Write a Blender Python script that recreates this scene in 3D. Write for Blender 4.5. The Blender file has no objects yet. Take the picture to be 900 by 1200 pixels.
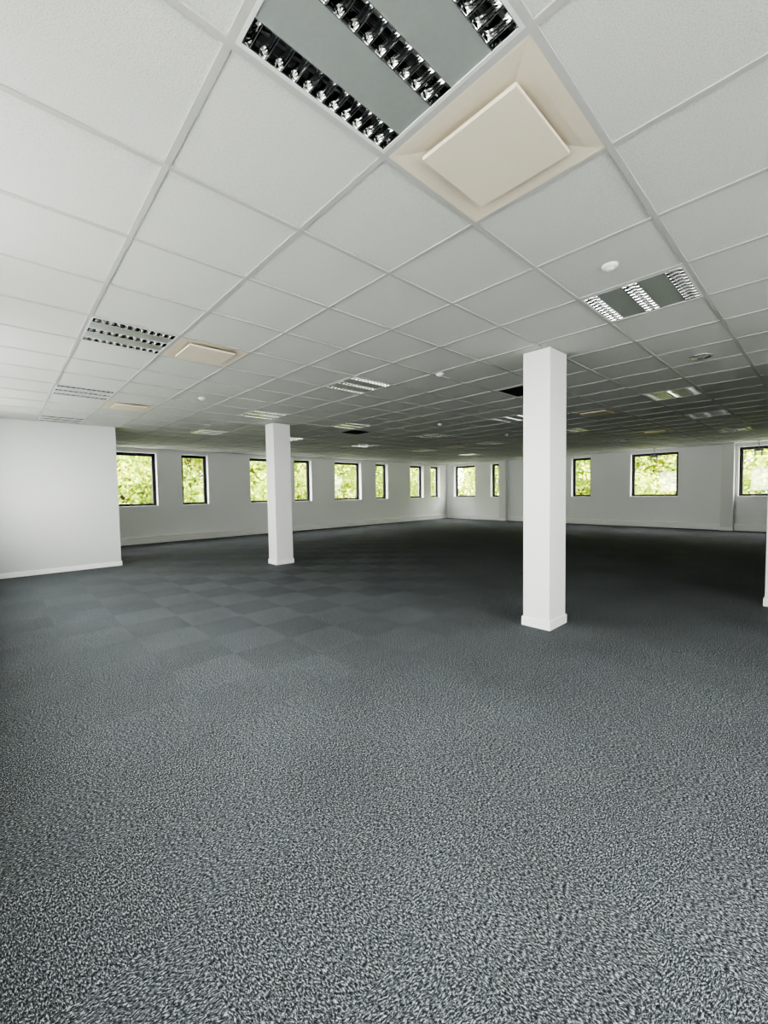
import bpy, bmesh, math, random
import numpy as np
from mathutils import Vector, Matrix
random.seed(4); np.random.seed(4)
SC=bpy.context.scene; COL=bpy.context.collection
SC.view_settings.view_transform='AgX'; SC.view_settings.look='AgX - High Contrast'
CH=2.578; X0,Y0,T=1.138,1.192,0.6
XE,YN=16.05,12.70           # east wall face, north wall face
XW,YS=-.47,-1.9             # west / south wall faces
# ---------------------------------------------------------------- materials
def newmat(n):
    m=bpy.data.materials.new(n); m.use_nodes=True; nt=m.node_tree
    return m,nt,nt.nodes['Principled BSDF']
def N(nt,t,**k):
    n=nt.nodes.new(t)
    for a,v in k.items(): setattr(n,a,v)
    return n
def ramp(nt,fac,stops):
    r=N(nt,'ShaderNodeValToRGB'); e=r.color_ramp.elements
    e[0].position,e[0].color=stops[0][0],(*stops[0][1],1)
    e[1].position,e[1].color=stops[-1][0],(*stops[-1][1],1)
    for p,c in stops[1:-1]:
        q=e.new(p); q.color=(*c,1)
    nt.links.new(fac,r.inputs[0]); return r.outputs[0]
def noise(nt,vec,s,d=2,ro=.5):
    n=N(nt,'ShaderNodeTexNoise'); n.inputs['Scale'].default_value=s; n.inputs['Detail'].default_value=d; n.inputs['Roughness'].default_value=ro
    nt.links.new(vec,n.inputs['Vector']); return n.outputs['Fac']
def bump(nt,b,h,st,dist,nrm=None):
    n=N(nt,'ShaderNodeBump'); n.inputs['Strength'].default_value=st; n.inputs['Distance'].default_value=dist
    nt.links.new(h,n.inputs['Height']); nt.links.new(n.outputs[0],b.inputs['Normal'])
    if nrm: nt.links.new(nrm,n.inputs['Normal'])
def simple(n,c,rough=.6,metal=0,ns=40,var=.04,bs=0):
    m,nt,b=newmat(n); tc=N(nt,'ShaderNodeTexCoord').outputs['Object']
    f=noise(nt,tc,ns,3)
    lo=tuple(x*(1-var) for x in c); hi=tuple(min(1,x*(1+var)) for x in c)
    nt.links.new(ramp(nt,f,[(.3,lo),(.7,hi)]),b.inputs['Base Color'])
    b.inputs['Roughness'].default_value=rough; b.inputs['Metallic'].default_value=metal
    if bs: bump(nt,b,f,bs,.002)
    return m
M_wall=simple('wall_paint',(.84,.85,.835),.65,ns=90,var=.01,bs=.12)
M_part=simple('partition_paint',(.63,.645,.63),.65,ns=90,var=.01,bs=.12)
M_col=simple('column_paint',(.79,.79,.765),.6,ns=90,var=.01,bs=.1)
M_trim=simple('trim_gloss_white',(.90,.90,.88),.4,ns=20,var=.01)
M_bar=simple('ceiling_bar_white',(.49,.49,.475),.5,ns=20,var=.01)
M_frame=simple('window_frame_dark',(.014,.016,.019),.45,ns=30,var=.1)
M_cream=simple('diffuser_cream',(.77,.70,.575),.5,ns=30,var=.01)
M_panel=simple('satin_panel',(.54,.575,.555),.34,.55,ns=50,var=.02)
M_mirror=simple('louvre_aluminium',(.90,.90,.89),.10,1,ns=30,var=.02)
M_refl=simple('aluminium_darkened',(.42,.425,.425),.06,1,ns=30,var=.02)  # louvre metal darkened to stand for shaded gaps and dark reflections
M_house=simple('fixture_white',(.72,.73,.72),.4,ns=30,var=.01)
M_dark=simple('dark_void',(.03,.03,.03),.8)
M_grey=simple('grey_plastic',(.22,.23,.23),.5)
M_tube=simple('lamp_tube_glass',(.9,.9,.88),.3)
M_plastic=simple('detector_plastic',(.75,.75,.73),.4)
M_ground=simple('exterior_paving',(.42,.43,.40),.9,ns=.6,var=.15)
M_bark=simple('bark',(.10,.075,.05),.9,ns=8,var=.3)
M_render=simple('exterior_render',(.55,.54,.5),.9,ns=3,var=.1)
# ceiling tile : fine mineral-fibre speckle
M_tile,nt,b=newmat('ceiling_tile_fibre')
tc=N(nt,'ShaderNodeTexCoord').outputs['Object']
f=noise(nt,tc,230,3,.7)
c1=ramp(nt,f,[(.30,(.48,.487,.465)),(.5,(.65,.657,.63)),(.75,(.73,.737,.71))])
nt.links.new(c1,b.inputs['Base Color']); b.inputs['Roughness'].default_value=.9
bump(nt,b,f,.4,.003)
# carpet tiles: quarter-turned streaky fleck, pile lean alternates tile to tile
M_carpet,nt,b=newmat('carpet_tile_fleck')
tc=N(nt,'ShaderNodeTexCoord').outputs['Object']
wv=N(nt,'ShaderNodeTexNoise'); wv.inputs['Scale'].default_value=30; wv.inputs['Detail'].default_value=1; nt.links.new(tc,wv.inputs['Vector'])
wsc=N(nt,'ShaderNodeVectorMath',operation='SCALE'); nt.links.new(wv.outputs['Color'],wsc.inputs[0]); wsc.inputs['Scale'].default_value=.014
wad=N(nt,'ShaderNodeVectorMath',operation='ADD'); nt.links.new(tc,wad.inputs[0]); nt.links.new(wsc.outputs[0],wad.inputs[1])
def mapped(sx,sy,rot):
    m=N(nt,'ShaderNodeMapping'); m.inputs['Scale'].default_value=(sx,sy,1)
    v=N(nt,'ShaderNodeVectorRotate',rotation_type='Z_AXIS'); v.inputs['Angle'].default_value=rot
    nt.links.new(wad.outputs[0],v.inputs['Vector']); nt.links.new(v.outputs[0],m.inputs['Vector']); return m.outputs[0]
fa=noise(nt,mapped(100,240,.2),1,3,.78); fb=noise(nt,mapped(240,100,-.2),1,3,.78)
ck=N(nt,'ShaderNodeTexChecker'); ck.inputs['Scale'].default_value=2.0
mm=N(nt,'ShaderNodeMapping'); mm.inputs['Location'].default_value=(.13,.21,.013); nt.links.new(tc,mm.inputs['Vector']); nt.links.new(mm.outputs[0],ck.inputs['Vector'])
mx=N(nt,'ShaderNodeMix'); nt.links.new(ck.outputs['Fac'],mx.inputs[0]); nt.links.new(fa,mx.inputs[2]); nt.links.new(fb,mx.inputs[3])
cr=ramp(nt,mx.outputs[0],[(.38,(.007,.008,.010)),(.48,(.045,.051,.056)),(.56,(.165,.181,.190)),(.65,(.62,.65,.65))])
big=noise(nt,tc,1.1,3)
mul2=N(nt,'ShaderNodeMath',operation='MULTIPLY_ADD'); nt.links.new(big,mul2.inputs[0]); mul2.inputs[1].default_value=.5; mul2.inputs[2].default_value=.72
vm=N(nt,'ShaderNodeVectorMath',operation='SCALE'); nt.links.new(cr,vm.inputs[0]); nt.links.new(mul2.outputs[0],vm.inputs['Scale'])
nt.links.new(vm.outputs[0],b.inputs['Base Color']); b.inputs['Roughness'].default_value=.95
b.inputs['Specular IOR Level'].default_value=.2
# pile alternation is strongest in the part of the room beside the partition, fainter elsewhere
sx_=N(nt,'ShaderNodeSeparateXYZ'); nt.links.new(tc,sx_.inputs[0])
q1=N(nt,'ShaderNodeMath',operation='MULTIPLY_ADD'); nt.links.new(sx_.outputs[0],q1.inputs[0]); q1.inputs[1].default_value=-.9; nt.links.new(sx_.outputs[1],q1.inputs[2])
q2=N(nt,'ShaderNodeMapRange'); nt.links.new(q1.outputs[0],q2.inputs[0]); q2.inputs[1].default_value=-1.2; q2.inputs[2].default_value=2.6; q2.inputs[3].default_value=.28; q2.inputs[4].default_value=1.0
q3=N(nt,'ShaderNodeMath',operation='SUBTRACT'); nt.links.new(ck.outputs['Fac'],q3.inputs[0]); q3.inputs[1].default_value=.5
q4=N(nt,'ShaderNodeMath',operation='MULTIPLY_ADD'); nt.links.new(q3.outputs[0],q4.inputs[0]); nt.links.new(q2.outputs[0],q4.inputs[1]); q4.inputs[2].default_value=.5
lean=N(nt,'ShaderNodeMix',data_type='VECTOR'); nt.links.new(q4.outputs[0],lean.inputs[0])
lean.inputs[4].default_value=(-.12,-.0,1); lean.inputs[5].default_value=(.03,.0,1)
nn=N(nt,'ShaderNodeVectorMath',operation='NORMALIZE'); nt.links.new(lean.outputs[1],nn.inputs[0])
bump(nt,b,mx.outputs[0],.5,.005,nn.outputs[0])
# window glass : mostly clear
M_glass=bpy.data.materials.new('window_glass'); M_glass.use_nodes=True; nt=M_glass.node_tree; nt.nodes.clear()
o=N(nt,'ShaderNodeOutputMaterial'); tr=N(nt,'ShaderNodeBsdfTransparent'); gl=N(nt,'ShaderNodeBsdfGlossy'); gl.inputs['Roughness'].default_value=.02
ms=N(nt,'ShaderNodeMixShader'); ms.inputs[0].default_value=.05
nt.links.new(tr.outputs[0],ms.inputs[1]); nt.links.new(gl.outputs[0],ms.inputs[2]); nt.links.new(ms.outputs[0],o.inputs[0])
# leaves
M_leaf=bpy.data.materials.new('leaves'); M_leaf.use_nodes=True; nt=M_leaf.node_tree; nt.nodes.clear()
o=N(nt,'ShaderNodeOutputMaterial'); df=N(nt,'ShaderNodeBsdfDiffuse'); tl=N(nt,'ShaderNodeBsdfTranslucent'); ms=N(nt,'ShaderNodeMixShader'); ms.inputs[0].default_value=.45
tc=N(nt,'ShaderNodeTexCoord').outputs['Object']; f=noise(nt,tc,1.6,4)
c=ramp(nt,f,[(.32,(.22,.36,.07)),(.5,(.50,.60,.13)),(.62,(.80,.80,.22)),(.75,(.84,.70,.22))])
nt.links.new(c,df.inputs[0]); nt.links.new(c,tl.inputs[0]); nt.links.new(df.outputs[0],ms.inputs[1]); nt.links.new(tl.outputs[0],ms.inputs[2]); nt.links.new(ms.outputs[0],o.inputs[0])
# ---------------------------------------------------------------- mesh helpers
class MB:
    def __init__(s): s.v=[]; s.f=[]; s.m=[]; s.mats=[]
    def mi(s,m):
        if m not in s.mats: s.mats.append(m)
        return s.mats.index(m)
    def quad(s,p,m):
        i=len(s.v); s.v+= [tuple(q) for q in p]; s.f.append(tuple(range(i,i+len(p)))); s.m.append(s.mi(m))
    def box(s,x0,x1,y0,y1,z0,z1,m):
        i=len(s.v)
        s.v+=[(x0,y0,z0),(x1,y0,z0),(x1,y1,z0),(x0,y1,z0),(x0,y0,z1),(x1,y0,z1),(x1,y1,z1),(x0,y1,z1)]
        for q in ((0,3,2,1),(4,5,6,7),(0,1,5,4),(1,2,6,5),(2,3,7,6),(3,0,4,7)):
            s.f.append(tuple(i+k for k in q)); s.m.append(s.mi(m))
    def lathe(s,prof,m,cx=0,cy=0,seg=28):
        i=len(s.v)
        for r,z in prof:
            for k in range(seg):
                a=2*math.pi*k/seg; s.v.append((cx+r*math.cos(a),cy+r*math.sin(a),z))
        for j in range(len(prof)-1):
            for k in range(seg):
                k2=(k+1)%seg; s.f.append((i+j*seg+k,i+j*seg+k2,i+(j+1)*seg+k2,i+(j+1)*seg+k)); s.m.append(s.mi(m))
    def tube(s,p0,p1,r,m,seg=10):
        p0,p1=Vector(p0),Vector(p1); d=(p1-p0).normalized(); u=d.orthogonal().normalized(); w=d.cross(u); i=len(s.v)
        for p in (p0,p1):
            for k in range(seg):
                a=2*math.pi*k/seg; s.v.append(tuple(p+u*r*math.cos(a)+w*r*math.sin(a)))
        for k in range(seg):
            k2=(k+1)%seg; s.f.append((i+k,i+k2,i+seg+k2,i+seg+k)); s.m.append(s.mi(m))
        for o_ in (0,seg): s.f.append(tuple(i+o_+k for k in range(seg))); s.m.append(s.mi(m))
    def mesh(s,name):
        me=bpy.data.meshes.new(name); me.from_pydata(s.v,[],s.f)
        for m in s.mats: me.materials.append(m)
        me.polygons.foreach_set('material_index',s.m); me.update()
        bm=bmesh.new(); bm.from_mesh(me); bmesh.ops.recalc_face_normals(bm,faces=bm.faces); bm.to_mesh(me); bm.free()
        return me
    def obj(s,name,loc=(0,0,0),bevel=0,smooth=False):
        return place(s.mesh(name),name,loc,bevel,smooth)
def place(me,name,loc=(0,0,0),bevel=0,smooth=False):
    ob=bpy.data.objects.new(name,me); ob.location=loc; COL.objects.link(ob)
    if bevel:
        b=ob.modifiers.new('bevel','BEVEL'); b.width=bevel; b.segments=2; b.limit_method='ANGLE'
    if smooth:
        for p in me.polygons: p.use_smooth=True
    return ob
# ---------------------------------------------------------------- shell
SILL,HEAD=1.01,2.47; TH=.32; ZT=3.0
winN=[(2.24,3.27),(3.92,4.66),(5.98,7.02),(7.60,8.30),(9.33,10.62),(11.40,12.08),(13.45,14.34),(14.85,15.52)]
winE=[(.45,1.84),(3.33,4.70),(6.02,6.72),(7.35,8.5),(9.75,10.26),(11.08,12.28)]
winW=[(-.9,.9),(1.5,3.3),(3.9,5.9),(6.3,8.3)]
winS=[(.0,1.6),(2.3,3.9)]
def wall(name,axis,face,out,a0,a1,wins):
    mb=MB(); lo,hi=sorted((face,face+out*TH))
    def bx(u0,u1,z0,z1):
        if axis=='x': mb.box(u0,u1,lo,hi,z0,z1,M_wall)
        else: mb.box(lo,hi,u0,u1,z0,z1,M_wall)
    bx(a0,a1,-.3,SILL); bx(a0,a1,HEAD,ZT)
    u=a0
    for w in sorted(wins):
        bx(u,w[0],SILL,HEAD); u=w[1]
    bx(u,a1,SILL,HEAD)
    return mb.obj(name)
wall('wall_north','x',YN,1,XW-TH,XE+TH,winN)
wall('wall_east','y',XE,1,YS,YN,winE)
wall('wall_west','y',XW,-1,YS,YN,winW)
wall('wall_south','x',YS,-1,XW-TH,XE+TH,winS)
wn_=0
def window(axis,face,out,a,b):
    global wn_; wn_+=1
    mb=MB(); d0,d1=sorted((face+out*.17,face+out*.235)); g=(d0+d1)/2
    def bx(u0,u1,z0,z1,m,e0=None,e1=None):
        p,q=(d0,d1) if e0 is None else (e0,e1)
        if axis=='x': mb.box(u0,u1,p,q,z0,z1,m)
        else: mb.box(p,q,u0,u1,z0,z1,m)
    fw=.08
    bx(a,b,SILL,SILL+fw,M_frame); bx(a,b,HEAD-fw,HEAD,M_frame)
    bx(a,a+fw,SILL+fw,HEAD-fw,M_frame); bx(b-fw,b,SILL+fw,HEAD-fw,M_frame)
    s0,s1=sorted((face+out*.155,face+out*.2))
    k=.018; A,B,Z,W=a+fw-.03,b-fw+.03,SILL+fw-.03,HEAD-fw+.03
    bx(A,B,Z,Z+k,M_frame,s0,s1); bx(A,B,W-k,W,M_frame,s0,s1); bx(A,A+k,Z+k,W-k,M_frame,s0,s1); bx(B-k,B,Z+k,W-k,M_frame,s0,s1)
    bx(a+fw,b-fw,SILL+fw,HEAD-fw,M_glass,g-.002,g+.002)
    h0,h1=sorted((face+out*.125,face+out*.157)); bx(a+.028,a+.05,1.62,1.76,M_frame,h0,h1)
    q0,q1=sorted((face-out*.02,face+out*.17)); bx(a-.0,b+.0,SILL,SILL+.02,M_trim,q0,q1)
    mb.obj('window_%d'%wn_)
for a,b in winN: window('x',YN,1,a,b)
for a,b in winE: window('y',XE,1,a,b)
for a,b in winW: window('y',XW,-1,a,b)
for a,b in winS: window('x',YS,-1,a,b)
# partition block at left
PX,PY=1.66,9.06
mb=MB(); mb.box(XW,PX,PY,PY+.12,0,CH+.1,M_part); mb.box(PX-.12,PX,PY+.12,YN,0,CH+.1,M_part); mb.obj('wall_partition')
mb=MB(); mb.box(XW,PX+.014,PY-.014,PY,0,.085,M_trim); mb.box(PX,PX+.014,PY,YN,0,.085,M_trim); mb.obj('baseboard_partition',bevel=.003)
mb=MB(); mb.box(PX+.014,XE-.06,YN-.06,YN,0,.19,M_trim); mb.box(PX+.014,XE-.06,YN-.072,YN-.06,.17,.19,M_trim); mb.obj('baseboard_north',bevel=.004)
mb=MB(); mb.box(XE-.06,XE,YS,YN,0,.19,M_trim); mb.box(XE-.072,XE-.06,YS,YN,.17,.19,M_trim); mb.obj('baseboard_east',bevel=.004)
mb=MB(); mb.box(XW,XW+.02,YS,PY-.014,0,.1,M_trim); mb.obj('baseboard_west')
mb=MB(); mb.box(XW+.02,XE-.072,YS,YS+.02,0,.1,M_trim); mb.obj('baseboard_south')
for y0,y1,d in ((9.40,9.72,.14),(1.92,2.22,.14)):
    mb=MB(); mb.box(XE-d-.072,XE-.072,y0,y1,0,CH-.001,M_col); mb.box(XE-d-.084,XE-.072,y0-.012,y1+.012,0,.1,M_trim); mb.obj('pilaster',bevel=.003)
mb=MB(); mb.box(XW-.0,XE+.0,YS,YN,-.3,0,M_carpet); mb.obj('floor')
mb=MB(); mb.box(XW-TH,XE+TH,YS-TH,YN+TH,ZT,ZT+.25,M_render); mb.obj('unseen_roof_light_block')  # unseen slab added to block light leaks above the ceiling
# ---------------------------------------------------------------- fixtures map (cells)
LIGHTS=[(-1,-1),(3,-1),(-1,4),(-1,8),(-1,12),(3,4),(3,8),(3,12),(6,8),(10,8),(10,12),(14,8),(14,12),(9,4),(13,4),(18,4),(9,0),(13,0),(18,0),(6,12),(18,8),(18,12)]
ACS=[(0,-1),(0,4),(0,9),(10,2),(16,2),(14,10)]
VENT=[(6,2),(7,9)]
skip=set(LIGHTS+ACS+VENT)
i0=math.floor((XW-X0)/T); i1=math.ceil((XE-X0)/T); j0=math.floor((YS-Y0)/T); j1=math.ceil((YN-Y0)/T)
mb=MB(); ZC=CH+.005
for i in range(i0,i1):
    for j in range(j0,j1):
        if (i,j) in skip: continue
        xa,xb=max(XW,X0+i*T),min(XE,X0+(i+1)*T); ya,yb=max(YS,Y0+j*T),min(YN,Y0+(j+1)*T)
        if xb-xa<.01 or yb-ya<.01: continue
        dz=random.uniform(-.001,.001)
        mb.quad([(xa,ya,ZC+dz),(xb,ya,ZC+dz),(xb,yb,ZC-dz),(xa,yb,ZC-dz)],M_tile)
w=.012
for i in range(i0,i1+1):
    x=X0+i*T
    if XW<x<XE: mb.box(x-w,x+w,YS,YN,CH,CH+.03,M_bar)
for j in range(j0,j1+1):
    y=Y0+j*T
    if YS<y<YN: mb.box(XW,XE,y-w,y+w,CH-.0006,CH+.029,M_bar)
mb.box(XW,XE,YN-.022,YN,CH-.001,CH+.03,M_bar); mb.box(XE-.022,XE,YS,YN,CH-.001,CH+.03,M_bar)
mb.box(XW,PX+.022,PY-.022,PY,CH-.001,CH+.03,M_bar); mb.box(PX,PX+.022,PY,YN,CH-.001,CH+.03,M_bar)
mb.obj('ceiling')
# ---- louvre light mesh
def louvre_mesh():
    mb=MB(); H=.288; dep=.075
    f=.012
    mb.box(-H,H,H-f,H,-.001,.01,M_house); mb.box(-H,H,-H,-H+f,-.001,.01,M_house)
    mb.box(-H,-H+f,-H+f,H-f,-.001,.01,M_house); mb.box(H-f,H,-H+f,H-f,-.001,.01,M_house)
    mb.box(-H,H,-H,H,dep+.006,dep+.012,M_house)
    L=H-f; rw=.043
    rows=(L-rw,0,-(L-rw))
    for a,b_ in ((rw,L-2*rw),(-(L-2*rw),-rw)):
        mb.box(-L,L,a,b_,.002,.006,M_panel)
    for yc in rows:
        n=9
        for s in (-1,1):
            pts=[]
            for k in range(n):
                t=k/(n-1); pts.append((s*(rw-.001-.028*t*t),.002+dep*t))
            for k in range(n-1):
                (ya,za),(yb,zb)=pts[k],pts[k+1]
                mb.quad([(-L,yc+ya,za),(L,yc+ya,za),(L,yc+yb,zb),(-L,yc+yb,zb)],M_refl)
            mb.box(-L,L,*sorted((yc+s*rw,yc+s*(rw-.003))),0,.004,M_mirror)
        mb.quad([(-L,yc-.020,dep),(L,yc-.020,dep),(L,yc+.020,dep),(-L,yc+.020,dep)],M_dark)  # dark strip stands in for shade above the tube
        for s in (-1,1): mb.box(s*L-.002,s*L+.002,yc-rw,yc+rw,.002,dep,M_refl)
        mb.tube((-L+.01,yc,.060),(L-.01,yc,.060),.008,M_tube)
        nb=11
        yy=[-1,-.8,-.5,-.2,.2,.5,.8,1]
        for q in range(nb):
            xc=-L+(q+.5)*2*L/nb
            prof=[(.0,.000),(.10,.005),(.32,.010),(.65,.016),(1.0,.021)]
            ex=lambda y_,tx: .0013+(.009+.009*y_*y_)*tx
            for s in (-1,1):
                g=[]
                for (tx,z) in prof:
                    wv_=rw-.003-.028*(z/dep)**2
                    g.append([(xc+s*ex(y_,tx),yc+y_*wv_,z) for y_ in yy])
                for a_ in range(len(g)-1):
                    for b2 in range(len(yy)-1):
                        mb.quad([g[a_][b2],g[a_][b2+1],g[a_+1][b2+1],g[a_+1][b2]],M_mirror if a_<2 else M_refl)  # reflection put into blade colour: bright lower edge, dark upper part
            zt=.021; wv_=rw-.003-.028*(zt/dep)**2
            for b2 in range(len(yy)-1):
                ya,yb=yy[b2],yy[b2+1]; ea=ex(ya,1); eb=ex(yb,1)
                mb.quad([(xc-ea,yc+ya*wv_,zt),(xc+ea,yc+ya*wv_,zt),(xc+eb,yc+yb*wv_,zt),(xc-eb,yc+yb*wv_,zt)],M_refl)
            mb.quad([(xc-.0013,yc-rw+.003,.0),(xc+.0013,yc-rw+.003,.0),(xc+.0013,yc+rw-.003,.0),(xc-.0013,yc+rw-.003,.0)],M_mirror)
    return mb.mesh('louvre_ceiling_light')
LM=louvre_mesh()
def cell(c): return (X0+(c[0]+.5)*T,Y0+(c[1]+.5)*T,CH)
for c in LIGHTS: place(LM,'louvre_ceiling_light',cell(c))
def diffuser_mesh():
    mb=MB(); H=.288; r=.278
    for s in (-1,1):
        mb.box(-H,H,*sorted((s*H,s*r)),0,.006,M_cream); mb.box(*sorted((s*H,s*r)),-r,r,0,.006,M_cream)
    rings=[(r,.001),(.26,.0022),(.235,.005),(.215,.009),(.18,.016)]
    for (p,z0),(q,z1) in zip(rings,rings[1:]):
        c0=[(-p,-p,z0),(p,-p,z0),(p,p,z0),(-p,p,z0)]; c1=[(-q,-q,z1),(q,-q,z1),(q,q,z1),(-q,q,z1)]
        for k in range(4): mb.quad([c0[k],c0[(k+1)%4],c1[(k+1)%4],c1[k]],M_cream)
    mb.quad([(-.18,-.18,.016),(.18,-.18,.016),(.18,.18,.016),(-.18,.18,.016)],M_cream)
    P=.195
    mb.box(-P,P,-P,P,-.018,-.008,M_cream)
    for s in (-1,1):
        mb.box(-P,P,*sorted((s*P,s*(P-.004))),-.008,-.004,M_cream); mb.box(*sorted((s*P,s*(P-.004))),-P+.004,P-.004,-.008,-.004,M_cream)
    for sx in (-1,1):
        for sy in (-1,1): mb.box(sx*.12-.006,sx*.12+.006,sy*.12-.006,sy*.12+.006,-.008,.016,M_cream)
    return mb.mesh('ceiling_air_diffuser')
DM=diffuser_mesh()
for c in ACS: place(DM,'ceiling_air_diffuser',cell(c))
def grille_mesh():
    mb=MB(); H=.288
    for s in (-1,1):
        mb.box(-H,H,*sorted((s*H,s*(H-.03))),0,.008,M_house); mb.box(*sorted((s*H,s*(H-.03))),-H+.03,H-.03,0,.008,M_house)
    mb.box(-H,H,-H,H,.06,.064,M_dark)
    for k in range(13):
        x=-.24+k*.04
        mb.quad([(x-.009,-.258,.0),(x-.009,.258,.0),(x+.012,.258,.025),(x+.012,-.258,.025)],M_dark)
    return mb.mesh('ceiling_return_grille')
GM=grille_mesh()
for c in VENT: place(GM,'ceiling_return_grille',cell(c))
mb=MB(); mb.lathe([(0.0001,-.030),(.014,-.030),(.022,-.026),(.025,-.020),(.030,-.018),(.040,-.015),(.043,-.004),(.043,.008)],M_plastic)
SM=mb.mesh('smoke_detector')
for (u,v) in ((2.5,-.5),(4.1,2.9),(8.5,6.5),(1.5,7.5),(12.5,6.5)): place(SM,'smoke_detector',(X0+u*T,Y0+v*T,CH+.004),smooth=True)
mb=MB(); mb.lathe([(.100,.004),(.102,.0),(.095,-.006),(.082,-.005),(.076,.004),(.062,.05),(.038,.09),(.0001,.095)],M_mirror); mb.lathe([(.012,.03),(.014,.06),(.014,.09)],M_tube)
DL=mb.mesh('round_downlight')
for (u,v) in ((6.6,-.5),): place(DL,'round_downlight',(X0+u*T,Y0+v*T,CH-.002),smooth=True)
# small units hung from the ceiling in front of the east windows
mb=MB(); mb.tube((0,0,-.22),(0,0,.0),.008,M_grey); mb.box(-.035,.035,-.10,.10,-.29,-.22,M_grey)
for s in (-1,1): mb.box(-.03,.03,s*.07-.02,s*.07+.02,-.42,-.29,M_plastic)
mb.box(-.04,.04,-.04,.04,-.012,.0,M_grey)
HM=mb.mesh('ceiling_hung_sensor')
for x,y in ((15.5,3.86),(15.5,1.36)): place(HM,'ceiling_hung_sensor',(x,y,CH))
# ---------------------------------------------------------------- columns
def column(x,y,wx,wy):
    mb=MB(); mb.box(x,x+wx,y,y+wy,0,CH-.001,M_col); s=.012
    ob=mb.obj('column',bevel=.004)
    m2=MB(); m2.box(x-s,x+wx+s,y-s,y+wy+s,0,.085,M_trim); o2=m2.obj('skirting',bevel=.003); o2.parent=ob
column(3.67,1.73,.34,.26); column(3.69,6.85,.34,.30); column(6.05,.17,.3,.28)
# ---------------------------------------------------------------- exterior
mb=MB(); mb.quad([(-40,-40,-3.5),(60,-40,-3.5),(60,60,-3.5),(-40,60,-3.5)],M_ground); mb.obj('exterior_ground')
def tree_mesh(seed):
    rng=np.random.RandomState(seed); blobs=[]
    for k in range(34):
        a=rng.uniform(0,6.28); r=rng.uniform(0,2.2); z=rng.uniform(2.0,8.6); r*=1-abs(z-5.0)/6.5
        blobs.append((r*math.cos(a),r*math.sin(a),z,rng.uniform(.7,1.15)))
    mb=MB(); mb.tube((0,0,0),(0,0,3),.16,M_bark); mb.tube((0,0,3),(.1,.05,6.5),.08,M_bark)
    for bx_,by_,bz_,_ in blobs: mb.tube((0,0,max(1.8,bz_-1.2)),(bx_,by_,bz_),.03,M_bark,6)
    for bx_,by_,bz_,br in blobs:
        for q in range(300):
            d=rng.normal(size=3); d/=np.linalg.norm(d); p=np.array([bx_,by_,bz_])+d*br*rng.uniform(.5,1.05)
            u=rng.normal(size=3); u/=np.linalg.norm(u); v=np.cross(u,d); v/=np.linalg.norm(v)+1e-6; s=rng.uniform(.08,.14)
            mb.quad([p-u*s,p+v*s*.6,p+u*s,p-v*s*.6],M_leaf)
    me=bpy.data.meshes.new('tree'); me.from_pydata(mb.v,[],mb.f)
    for m in mb.mats: me.materials.append(m)
    me.polygons.foreach_set('material_index',mb.m); me.update(); return me
TM=[tree_mesh(11),tree_mesh(23),tree_mesh(37)]
pos=[]
for k in range(9): pos.append((1.0+k*2.9,21+random.uniform(-.8,.8)))
for k in range(9): pos.append((2.4+k*3.2,25+random.uniform(-.8,.8)))
for k in range(7): pos.append((24+random.uniform(-.7,.8),-2.5+k*3.0))
for k in range(7): pos.append((28+random.uniform(-.7,.8),-1.0+k*3.3))
for k,(x,y) in enumerate(pos):
    ob=place(TM[k%3],'tree',(x,y,-3.5)); ob.rotation_euler=(0,0,random.uniform(0,6)); s=random.uniform(.95,1.15); ob.scale=(s,s,s)
# ---------------------------------------------------------------- sky light
w=bpy.data.worlds.new('overcast'); SC.world=w; w.use_nodes=True; nt=w.node_tree; bg=nt.nodes['Background']
tc=N(nt,'ShaderNodeTexCoord'); sp=N(nt,'ShaderNodeSeparateXYZ'); nt.links.new(tc.outputs['Generated'],sp.inputs[0])
r=ramp(nt,sp.outputs[2],[(.0,(.95,.965,.95)),(.35,(1,1,.985)),(1,(1,1,.99))]); nt.links.new(r,bg.inputs[0]); bg.inputs[1].default_value=15.5
def portal(axis,face,out,a,b):
    l=bpy.data.lights.new('portal','AREA'); l.shape='RECTANGLE'; l.size=b-a; l.size_y=HEAD-SILL; l.cycles.is_portal=True
    ob=bpy.data.objects.new('window_sky_portal',l); COL.objects.link(ob)
    c=(a+b)/2; z=(SILL+HEAD)/2; p=face+out*.30
    ob.location=(c,p,z) if axis=='x' else (p,c,z)
    inn=Vector((0,-out,0)) if axis=='x' else Vector((-out,0,0))
    ob.rotation_euler=inn.to_track_quat('-Z','Z').to_euler()
for a,b in winN: portal('x',YN,1,a,b)
for a,b in winE: portal('y',XE,1,a,b)
for a,b in winW: portal('y',XW,-1,a,b)
for a,b in winS: portal('x',YS,-1,a,b)
# ---------------------------------------------------------------- camera
yaw,p,r_=math.radians(47.031),math.radians(-2.72),math.radians(-.882)
F=Vector((math.cos(yaw)*math.cos(p),math.sin(yaw)*math.cos(p),math.sin(p))); R=Vector((math.sin(yaw),-math.cos(yaw),0)); U=R.cross(F)
R2=R*math.cos(r_)+U*math.sin(r_); U2=-R*math.sin(r_)+U*math.cos(r_)
cd=bpy.data.cameras.new('camera'); cam=bpy.data.objects.new('camera',cd); COL.objects.link(cam)
M=Matrix((R2,U2,-F)).transposed().to_4x4(); M.translation=Vector((0,0,1.299)); cam.matrix_world=M
cd.sensor_fit='HORIZONTAL'; cd.sensor_width=36; cd.lens=36*486.1/900; cd.clip_start=.02; cd.clip_end=300
SC.camera=cam
